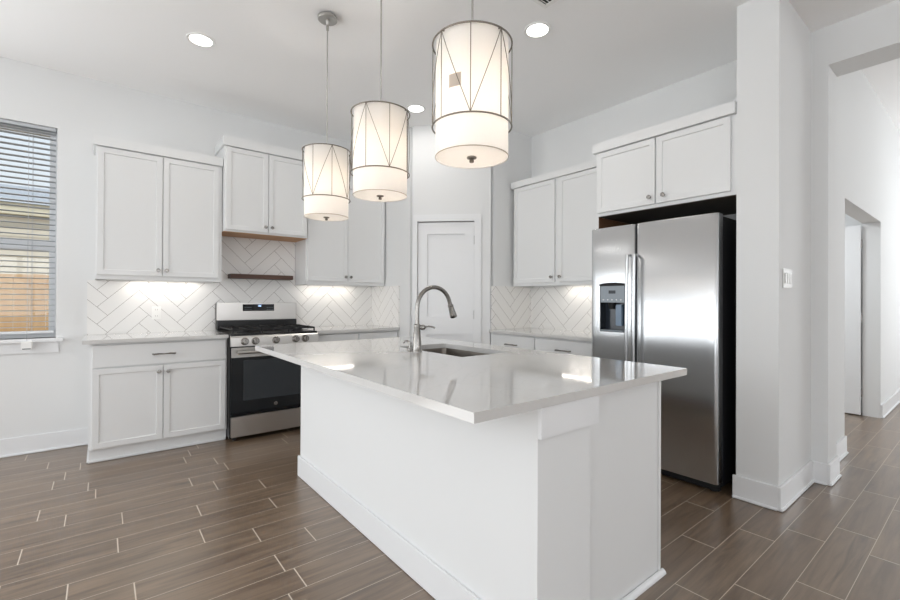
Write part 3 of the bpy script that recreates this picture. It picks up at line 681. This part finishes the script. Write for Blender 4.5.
# deep cabinet above the refrigerator with its side panel
fc = thing('refrigerator_cabinet', 'white deep cabinet with a full height side panel enclosing the refrigerator', 'cabinet', (3.45, 1.53, 0))
boxobj('carcass', M['cab'], fc, 3.115, XW-0.001, 1.032, 2.030, 1.890, 2.395)
boxobj('underside', M['underside_dark'], fc, 3.119, XW-0.001, 1.036, 2.006, 1.886, 1.8895)  # one even dark grey-brown, unlike the pale carcass
boxobj('side_panel', M['cab'], fc, 3.118, XW-0.001, 2.012, 2.032, 0.001, 1.889)
boxobj('panel_lining', M['maple_y'], fc, 3.122, XW-0.001, 2.0085, 2.0118, 0.002, 1.886)
for (a, c), k in zip(((1.064, 1.534), (1.546, 2.012)), 'RL'):
    k = 'R' if a < 1.2 else 'L'
    d = obj('door', shaker_bm(FR, a, c, 1.915, 2.388, -3.1145), M['cab'], fc)
    obj('knob', knob_bm(FR, c-0.055 if k == 'R' else a+0.033, -3.094, 1.965), M['nickel'], d, True)
crown(FR, fc, 1.034, 2.032, -3.095, 2.395, 2.470, ret=XW-3.095, left=False)

# ------------------------------------------------------------------ refrigerator
fr = thing('refrigerator', 'stainless side by side refrigerator with an ice and water dispenser', 'refrigerator', (3.4, 1.56, 0))
RY0, RY1, RZ0, RZ1 = 1.106, 2.000, 0.065, 1.776
boxobj('cabinet', M['fridge_side'], fr, 3.105, 3.775, RY0+0.004, RY1-0.004, 0.03, 1.765, bev=0.004)
boxobj('base_grille', M['gasket'], fr, 3.07, 3.105, RY0+0.01, RY1-0.01, 0.012, 0.060)
for y in (RY0+0.05, RY1-0.05):
    b = NBM(); lathe(b, [(0.022, 0.001), (0.022, 0.03)], origin=(3.10, y, 0), n=12); obj('leveling_foot', b, M['gasket'], fr)
def fridge_door(y0, y1, z0, z1, xf, xb, hole=None, rad=0.022, bulge=0.004):
    """curved stainless door, front near xf, back xb, optional hole (y0,y1,z0,z1,depth)"""
    ys = set([y0, y1]); n = 6
    for i in range(n+1):
        a = math.pi/2*i/n; ys.add(y0+rad*(1-math.cos(a))); ys.add(y1-rad*(1-math.cos(a)))
    k = 12
    for i in range(1, k): ys.add(y0+rad+(y1-y0-2*rad)*i/k)
    zs = [z0, z0+0.004, z1-0.004, z1]
    if hole: ys |= {hole[0], hole[1]}; zs += [hole[2], hole[3]]
    ys = sorted(ys); ys = [v for i, v in enumerate(ys) if i == 0 or v-ys[i-1] > 1e-5]; zs = sorted(zs)
    def fx(y, z):
        d = min(y-y0, y1-y); x = xf
        if d < rad: x += rad-math.sqrt(max(0, rad*rad-(rad-d)**2))
        t = (y-(y0+y1)/2)/((y1-y0)/2); x += bulge*t*t
        if z in (z0, z1): x += 0.003
        return x
    b = NBM(); V = {(i, j): b.verts.new((fx(y, z), y, z)) for i, y in enumerate(ys) for j, z in enumerate(zs)}
    hid = None
    for i in range(len(ys)-1):
        for j in range(len(zs)-1):
            if hole and ys[i] >= hole[0]-1e-6 and ys[i+1] <= hole[1]+1e-6 and zs[j] >= hole[2]-1e-6 and zs[j+1] <= hole[3]+1e-6: continue
            b.faces.new((V[i, j], V[i, j+1], V[i+1, j+1], V[i+1, j]))
    be = [e for e in b.edges if len(e.link_faces) == 1]
    loops = [e for e in be]
    ex = bmesh.ops.extrude_edge_only(b, edges=loops)
    for v in [g for g in ex['geom'] if isinstance(g, bmesh.types.BMVert)]: v.co.x = xb
    return b
FXF = 3.018
HOLE = (1.722, 1.930, 0.982, 1.336)
dl = obj('freezer_door', fridge_door(1.655, 2.016, RZ0, RZ1, FXF, 3.100, HOLE), M['steel'], fr, True)
drr = obj('fridge_door', fridge_door(RY0, 1.645, RZ0, RZ1, FXF, 3.100), M['steel'], fr, True)
boxobj('door_gap', M['gasket'], fr, 3.07, 3.104, 1.6455, 1.6545, RZ0+0.005, RZ1-0.005)
# handles: long bowed bars either side of the split
for y, par in ((1.684, dl), (1.630, drr)):
    b = NBM(); pts = []; n = 22; za, zb_ = 0.42, 1.545
    for i in range(n+1):
        t = i/n; z = za+(zb_-za)*t
        pts.append((FXF-0.045-0.012*math.sin(math.pi*t), y, z))
    pts = [(FXF+0.004, y, za-0.004)] + pts + [(FXF+0.004, y, zb_+0.004)]
    tube(b, pts, [0.0105]+[0.0110]*(n+1)+[0.0105], 14); obj('handle', b, M['steel'], par, True)
# dispenser
y0, y1, z0, z1 = HOLE
b = NBM(); t_ = 0.006; x0 = FXF-0.004
bx(b, x0, FXF+0.075, y0, y0+t_, z0, z1); bx(b, x0, FXF+0.075, y1-t_, y1, z0, z1); bx(b, x0, FXF+0.075, y0+t_, y1-t_, z0, z0+t_); bx(b, x0, FXF+0.075, y0+t_, y1-t_, z1-t_, z1); bx(b, FXF+0.067, FXF+0.075, y0+t_, y1-t_, z0+t_, z1-t_)
dp = obj('dispenser', b, M['cavity'], dl)
b = NBM(); prism(b, [(x0+0.001, 1.205), (x0+0.001, 1.329), (FXF+0.06, 1.329), (FXF+0.06, 1.230)], y0+t_, y1-t_, axis='Y'); 
obj('control_fascia', b, M['panel'], dp)
b = NBM()
# bowed top cap
poly = [(y0-0.004, z1-0.004), (y0-0.004, z1+0.008)] + [(y0+(y1-y0)*i/8, z1+0.010+0.010*math.sin(math.pi*i/8)) for i in range(9)] + [(y1+0.004, z1+0.008), (y1+0.004, z1-0.004)]
prism(b, poly, x0-0.004, FXF+0.012); obj('cap_trim', b, M['gasket'], dp)
b = NBM(); bx(b, x0-0.0008, x0+0.0008, 1.800, 1.856, 1.272, 1.296); obj('display_window', b, M['ink'], dp)
for i in range(5): boxobj('touch_button', M['plastic'], dp, x0-0.0006, x0+0.001, 1.752+i*0.036, 1.760+i*0.036, 1.222, 1.228)
b = NBM(); bx(b, FXF+0.02, FXF+0.05, 1.760, 1.815, 1.03, 1.19, bev=0.006); obj('water_paddle', b, M['lever'], dp)
b = NBM(); lathe(b, [(0.022, 1.155), (0.030, 1.207)], origin=(FXF+0.035, 1.85, 0), n=16); obj('ice_chute', b, M['gasket'], dp)
b = NBM(); bx(b, x0-0.012, FXF+0.06, y0+0.008, y1-0.008, 0.9885, 0.998, bev=0.003); obj('drip_tray', b, M['panel'], dp)
poly = [(y0-0.002, z0+0.002)] + [(y0+(y1-y0)*i/10, z0-0.012-0.022*math.sin(math.pi*i/10)) for i in range(11)] + [(y1+0.002, z0+0.002)]
b = NBM(); prism(b, poly, x0-0.008, FXF+0.012); obj('lower_trim', b, M['steel'], dp)

# ------------------------------------------------------------------ island
IX0, IX1, IY0, IY1 = 1.085, 1.972, 0.955, 3.015
il = thing('kitchen_island', 'large white kitchen island body under an overhanging quartz top', 'kitchen island', (1.5, 2.0, 0))
boxobj('seating_panel', M['wall'], il, IX0, IX0+0.285, 0.914, IY1, 0.001, 0.8835)
b = NBM(); bx(b, IX0+0.287, IX1-0.004, IY0, IY0+0.02, 0.001, 0.8835); bx(b, IX1-0.026, IX1-0.002, IY0-0.004, IY0-0.0002, 0.001, 0.8835, bev=0.0015); obj('end_panel', b, M['cab'], il)
b = NBM(); bx(b, IX0+0.287, IX1-0.004, IY1-0.02, IY1, 0.001, 0.8835); obj('end_panel', b, M['cab'], il)
boxobj('face_frame', M['cab'], il, IX1-0.024, IX1-0.0045, IY0+0.021, IY1-0.021, 0.10, 0.8835)
boxobj('toe_kick', M['cab'], il, IX1-0.10, IX1-0.08, IY0+0.021, IY1-0.021, 0.001, 0.10)
FI = frame((0, 0, 0), (0, 1, 0), (1, 0, 0))
yy = IY0+0.02
for i in range(4):
    y1_ = yy+0.50
    d = obj('door', shaker_bm(FI, yy+0.004, y1_-0.004, 0.115, 0.870, IX1-0.004), M['cab'], il)
    obj('knob', knob_bm(FI, y1_-0.035 if i % 2 == 0 else yy+0.035, IX1+0.0165, 0.82), M['nickel'], d, True)
    yy = y1_+0.008
b = NBM(); bx(b, IX0-0.002, IX0+0.317, 0.898, 0.9138, 0.781, 0.8835, bev=0.002); bx(b, IX0-0.010, IX0-0.0003, 0.9048, 0.95, 0.781, 0.8835, bev=0.002) if False else None
obj('corner_block', b, M['trim'], il)
b = NBM()
bx(b, IX0-0.015, IX0-0.0003, 0.899, IY1+0.015, 0.001, 0.140, bev=0.003); bx(b, IX0-0.0003, IX0+0.285, 0.899, 0.9137, 0.001, 0.140, bev=0.003); bx(b, IX0-0.0003, IX0+0.285, IY1+0.0003, IY1+0.015, 0.001, 0.14, bev=0.003)
obj('baseboard', b, M['trim'], il)
b = NBM(); qr = [(0, 0.001)] + [(-0.019*math.cos(a), 0.001+0.019*math.sin(a)) for a in [i*math.pi/12 for i in range(7)]]
prism(b, [(IY0-0.0045+p, q) for p, q in qr], IX0+0.287, IX1+0.010); obj('shoe_moulding', b, M['trim'], il)
# quartz top with the sink cut-out
TX0, TX1, TY0, TY1 = 0.793, 2.085, 0.890, 3.045; KX0, KX1, KY0, KY1 = 1.512, 1.890, 1.795, 2.435
it = thing('island_countertop', 'white quartz island top with an undermount sink cut-out', 'countertop', ((TX0+TX1)/2, (TY0+TY1)/2, 0.884))
b = NBM()
xs, ys = [TX0, KX0, KX1, TX1], [TY0, KY0, KY1, TY1]
Vt = {(i, j, k): b.verts.new((xs[i], ys[j], (0.884, 0.914)[k])) for i in range(4) for j in range(4) for k in range(2)}
for i in range(3):
    for j in range(3):
        if i == 1 and j == 1: continue
        b.faces.new((Vt[i, j, 1], Vt[i+1, j, 1], Vt[i+1, j+1, 1], Vt[i, j+1, 1])); b.faces.new((Vt[i, j, 0], Vt[i, j+1, 0], Vt[i+1, j+1, 0], Vt[i+1, j, 0]))
bd = [e for e in b.edges if len(e.link_faces) == 1 and abs(e.verts[0].co.z-0.914) < 1e-5]
for e in bd:
    p, q = e.verts
    key = {v: k for k, v in Vt.items()}
    kp, kq = key[p], key[q]
    b.faces.new((p, q, Vt[kq[0], kq[1], 0], Vt[kp[0], kp[1], 0]))
ed = [e for e in b.edges if e.calc_face_angle(0) > 1.2]
bmesh.ops.bevel(b, geom=ed, offset=0.0025, segments=2, affect='EDGES')
obj('slab', b, M['quartz'], it)
sk = thing('kitchen_sink', 'stainless undermount sink basin set into the island top', 'sink', ((KX0+KX1)/2, (KY0+KY1)/2, 0.70))
b = NBM()
def rrect(x0, x1, y0, y1, r, z, n=5):
    out = []
    for cx_, cy_, a0 in ((x1-r, y1-r, 0), (x0+r, y1-r, 90), (x0+r, y0+r, 180), (x1-r, y0+r, 270)):
        for i in range(n+1):
            a = math.radians(a0+90*i/n); out.append((cx_+r*math.cos(a), cy_+r*math.sin(a), z))
    return out
secs = [rrect(KX0-0.025, KX1+0.025, KY0-0.025, KY1+0.025, 0.03, 0.8832), rrect(KX0-0.003, KX1+0.003, KY0-0.003, KY1+0.003, 0.025, 0.8832), rrect(KX0, KX1, KY0, KY1, 0.03, 0.86), rrect(KX0+0.006, KX1-0.006, KY0+0.006, KY1-0.006, 0.035, 0.72), rrect(KX0+0.03, KX1-0.03, KY0+0.03, KY1-0.03, 0.03, 0.70)]
RV = [[b.verts.new(p) for p in s_] for s_ in secs]
for a, c in zip(RV, RV[1:]):
    for i in range(len(a)): b.faces.new((a[i], a[(i+1) % len(a)], c[(i+1) % len(a)], c[i]))
b.faces.new(RV[-1])
obj('basin', b, M['sink'], sk, True)
b = NBM(); lathe(b, [(0, 0.7015), (0.03, 0.7015), (0.044, 0.704), (0.046, 0.7008)], origin=((KX0+KX1)/2, (KY0+KY1)/2, 0), n=24, cap=False); obj('drain', b, M['nickel'], sk, True)
# faucet
FX, FY = 1.450, 2.13
fa = thing('kitchen_faucet', 'brushed nickel gooseneck pull-down faucet standing beside the sink', 'faucet', (FX, FY, 0.914))
b = NBM(); lathe(b, [(0, 0.9145), (0.029, 0.9145), (0.029, 0.920), (0.026, 0.924), (0.0255, 0.95), (0.0185, 1.05), (0.0200, 1.055), (0.0200, 1.072), (0.0150, 1.078), (0, 1.078)], origin=(FX, FY, 0), n=28, cap=False); obj('body', b, M['nickel'], fa, True)
b = NBM(); pts = [(FX, FY, 1.075), (FX, FY, 1.12), (FX, FY, 1.16)]
R_ = 0.123; zc = 1.172
for i in range(0, 17):
    a = math.pi - math.radians(165)*i/16
    pts.append((FX+R_+R_*math.cos(a), FY, zc+R_*1.0*math.sin(a)))
tip = Vector(pts[-1]); dirv = (tip-Vector(pts[-2])).normalized()
pts.append(tuple(tip+dirv*0.02))
tube(b, pts, 0.0125, 16); obj('neck', b, M['nickel'], fa, True)
b = NBM(); p0 = tip+dirv*0.015
q = dirv.to_track_quat('Z', 'Y').to_matrix().to_4x4()
lathe(b, [(0, 0), (0.0155, 0), (0.0185, 0.004), (0.0170, 0.012), (0.0175, 0.03), (0.0215, 0.062), (0.0225, 0.080), (0.020, 0.084), (0, 0.084)], mx=T(p0) @ q, n=20, cap=False); obj('spray_head', b, M['nickel'], fa, True)
b = NBM(); ux, uy = 0.78, -0.62
lathe(b, [(0, 0), (0.010, 0), (0.014, 0.010), (0.014, 0.026), (0.009, 0.032), (0, 0.034)], mx=T((FX+ux*0.016, FY+uy*0.016, 1.058)) @ Vector((ux, uy, 0)).to_track_quat('Z', 'Y').to_matrix().to_4x4(), n=16, cap=False)
tube(b, [(FX+ux*0.045, FY+uy*0.045, 1.060), (FX+ux*0.065, FY+uy*0.065, 1.064), (FX+ux*0.090, FY+uy*0.090, 1.060), (FX+ux*0.105, FY+uy*0.105, 1.054)], [0.006, 0.0055, 0.005, 0.006], 10)
obj('lever', b, M['nickel'], fa, True)
sp_ = thing('soap_dispenser', 'small brushed nickel soap dispenser behind the faucet base', 'soap dispenser', (1.468, 2.232, 0.914))
b = NBM(); lathe(b, [(0, 0.9145), (0.018, 0.9145), (0.016, 0.922), (0.010, 0.926), (0.009, 0.950), (0.012, 0.953), (0.011, 0.962), (0, 0.964)], origin=(1.468, 2.232, 0), n=18, cap=False); obj('pump', b, M['nickel'], sp_, True)
b = NBM(); tube(b, [(1.468, 2.232, 0.958), (1.456, 2.244, 0.970), (1.444, 2.256, 0.968), (1.439, 2.261, 0.955)], 0.005, 8); obj('spout', b, M['nickel'], sp_, True)

# ------------------------------------------------------------------ pendants
PZ = 1.757
pd = thing('pendant_lamp', 'farthest drum pendant lamp over the island, nearest the stove', 'pendant lamp', (0, 0, PZ), 'drum pendants over the island')
top = ZC-PZ
def P(bm): bmesh.ops.translate(bm, verts=bm.verts, vec=(0, 0, PZ)); return bm
b = NBM(); lathe(b, [(0, top-0.002), (0.062, top-0.002), (0.062, top-0.016), (0.058, top-0.020), (0, top-0.020)], n=32, cap=False); obj('canopy', P(b), M['rod'], pd, True)
b = NBM(); lathe(b, [(0, top-0.020), (0.012, top-0.020), (0.010, top-0.045), (0.006, top-0.05), (0.010, top-0.06), (0.009, top-0.085), (0, top-0.09)], n=16, cap=False); obj('swivel', P(b), M['rod'], pd, True)
b = NBM(); tube(b, [(0, 0, top-0.085), (0, 0, 0.30)], 0.0042, 10); obj('rod', P(b), M['rod'], pd, True)
RS, RC, ZR, ZT = 0.1385, 0.151, 0.114, 0.428
b = NBM(); N_ = 48
for z0_, z1_, rr_ in ((0.0, 0.435, RS),):
    lathe(b, [(rr_-0.0015, z0_), (rr_, z0_), (rr_, z1_), (rr_-0.0015, z1_), (rr_-0.0015, z0_)], n=N_, cap=False)
obj('drum_shade', P(b), M['shade'], pd, True)
b = NBM(); lathe(b, [(0, 0.004), (RS-0.004, 0.004), (RS-0.004, 0.006), (0, 0.006)], n=N_, cap=False); obj('diffuser', P(b), M['shade'], pd, True)
def ring(bm, r, z, t, n=48): tube(bm, [(r*math.cos(2*math.pi*i/n), r*math.sin(2*math.pi*i/n), z) for i in range(n)], t, 8, closed=True)
b = NBM(); ring(b, RC, ZR, 0.0032); ring(b, RC, ZT, 0.0032)
for k in range(8):
    a = k*math.pi/4; tube(b, [(RC*math.cos(a), RC*math.sin(a), ZR), (RC*math.cos(a), RC*math.sin(a), ZT)], 0.0016, 6)
    a2 = a+math.pi/4
    za, zb_ = (ZR, ZT) if k % 2 == 0 else (ZT, ZR)
    pts = []
    for i in range(9):
        t = i/8; aa = a+(a2-a)*t; pts.append((RC*math.cos(aa), RC*math.sin(aa), za+(zb_-za)*t))
    tube(b, pts, 0.0014, 6)
    if k % 2 == 1:
        tube(b, [(RC*math.cos(a), RC*math.sin(a), ZT), ((RS-0.002)*math.cos(a), (RS-0.002)*math.sin(a), ZT+0.004)], 0.0026, 6)
for k in range(4):
    a = k*math.pi/2+math.pi/4; tube(b, [((RS-0.003)*math.cos(a), (RS-0.003)*math.sin(a), 0.415), (0.01*math.cos(a), 0.01*math.sin(a), 0.415)], 0.0025, 6)
obj('wire_cage', P(b), M['bronze'], pd, True)
b = NBM(); ring(b, RS, 0.0015, 0.0016); obj('hem', P(b), mat('shade_hem', lin((186, 174, 158)), 0.8, noise=0.02), pd, True)
b = NBM(); lathe(b, [(0, -0.018), (0.008, -0.017), (0.009, -0.010), (0.007, -0.006), (0.018, -0.002), (0.019, 0.0035), (0, 0.0035)], n=20, cap=False); obj('finial', P(b), M['bronze'], pd, True)
b = NBM(); lathe(b, [(0.010, 0.40), (0.022, 0.395), (0.022, 0.31), (0, 0.30)], n=16, cap=True); obj('lamp_socket', P(b), M['bronze'], pd, True)
b = NBM(); lathe(b, [(0, 0.186), (0.018, 0.193), (0.030, 0.214), (0.031, 0.238), (0.020, 0.280), (0.013, 0.30), (0, 0.30)], n=20, cap=False); bo = obj('bulb', P(b), M['bulb'], pd, True)
def bulb_light(p, e=E_BULB):
    l = bpy.data.lights.new('pendant_bulb_light', 'POINT'); l.energy = e; l.color = (1, 0.93, 0.87); l.shadow_soft_size = 0.035
    o = bpy.data.objects.new('pendant_bulb_light', l); C.objects.link(o); o.parent = p; o.location = (0, 0, 0.150)
p2 = dup(pd, (1.135, 2.015, PZ), 0, 'middle drum pendant lamp over the island')
p3 = dup(pd, (1.104, 1.259, PZ+0.004), 0, 'nearest and largest looking drum pendant over the island, with small beige square')
pd.location = (1.142, 2.728, PZ-0.008)
def face(p, off):   # angle of the wire vertex relative to the direction facing the camera
    a = math.atan2(-p.location.y, -p.location.x)
    p.rotation_euler = (0, 0, a+math.radians(off))
face(pd, 12+45); face(p2, 17); face(p3, -2)
for p in (pd, p2, p3): bulb_light(p)
# small beige square on the outside of the nearest shade
b = NBM(); n = 6
for i in range(n):
    a0, a1 = math.radians(-14-20*i/n-0), math.radians(-14-20*(i+1)/n)
    r1 = RS+0.0012
    v = [b.verts.new((r1*math.cos(a), r1*math.sin(a), PZ+z)) for a, z in ((a0, 0.215), (a1, 0.215), (a1, 0.262), (a0, 0.262))]; b.faces.new(v)
bmesh.ops.remove_doubles(b, verts=b.verts, dist=1e-5)
bmesh.ops.translate(b, verts=b.verts, vec=(0, 0, -PZ))
lo = obj('beige_square', b, M['tag']); lo.parent = p3

# ------------------------------------------------------------------ ceiling fixtures
dlg = 'recessed ceiling lights'
DLR = 0.078
r1_ = thing('recessed_light', 'round recessed ceiling light at left, above the cabinet beside the window', 'ceiling light', (0.545, 3.547, ZC), dlg)
def Pz(bm): bmesh.ops.translate(bm, verts=bm.verts, vec=(0.545, 3.547, ZC)); return bm
b = NBM(); lathe(b, [(0.070, -0.0005), (0.092, -0.0005), (0.090, -0.006), (0.072, -0.004)], n=40, cap=False); b.faces.new  # trim ring
obj('trim_ring', Pz(b), M['plastic'], r1_, True)
b = NBM(); lathe(b, [(0, -0.0030), (0.0715, -0.0030), (0.0715, -0.0010), (0, -0.0010)], n=40, cap=False); obj('lens', Pz(b), M['can'], r1_)
r2_ = dup(r1_, (2.315, 1.967, ZC), 0, 'round recessed ceiling light right of the nearest pendant, by the vent')
r3_ = dup(r1_, (2.362, 3.51, ZC), 0, 'round recessed ceiling light between the middle and nearest pendants, near the pantry corner')
for p in (r1_, r2_, r3_):
    area('recessed_light_beam', (0, 0, -0.012), (0, 0, -1), 0.13, 0.13, E_CAN, (1, 0.96, 0.91), p)
vt = thing('ceiling_vent', 'white louvered ceiling vent at the top edge near the recessed light', 'vent', (2.02, 1.635, ZC))
b = NBM()
x0, x1, y0, y1 = 1.872, 2.172, 1.484, 1.784; zt = ZC-0.0005
bx(b, x0, x1, y0, y0+0.022, zt-0.010, zt); bx(b, x0, x1, y1-0.022, y1, zt-0.010, zt); bx(b, x0, x0+0.022, y0+0.022, y1-0.022, zt-0.010, zt); bx(b, x1-0.022, x1, y0+0.022, y1-0.022, zt-0.010, zt)
obj('vent_frame', b, M['plastic'], vt)
boxobj('backing', M['gasket'], vt, x0+0.02, x1-0.02, y0+0.02, y1-0.02, zt-0.0015, zt-0.0003)
b = NBM(); k = 12
for i in range(k):
    y = y0+0.034+(y1-y0-0.068)*i/(k-1)
    prism(b, [(y-0.006, zt-0.009), (y-0.0045, zt-0.0095), (y+0.007, zt-0.0025), (y+0.0055, zt-0.002)], x0+0.022, x1-0.022)
obj('louvers', b, M['plastic'], vt)
# light switch on the wall beside the refrigerator
sw = thing('light_switch', 'white three-rocker light switch plate on the wall beside the refrigerator nook', 'light switch', (3.24, 0.81, 1.36))
boxobj('cover_plate', M['plate'], sw, 3.160, 3.325, 0.803, 0.8095, 1.300, 1.416, bev=0.002)
for x in (3.196, 3.2425, 3.289): boxobj('rocker', M['plate'], sw, x-0.016, x+0.016, 0.798, 0.8028, 1.326, 1.390, bev=0.0015)
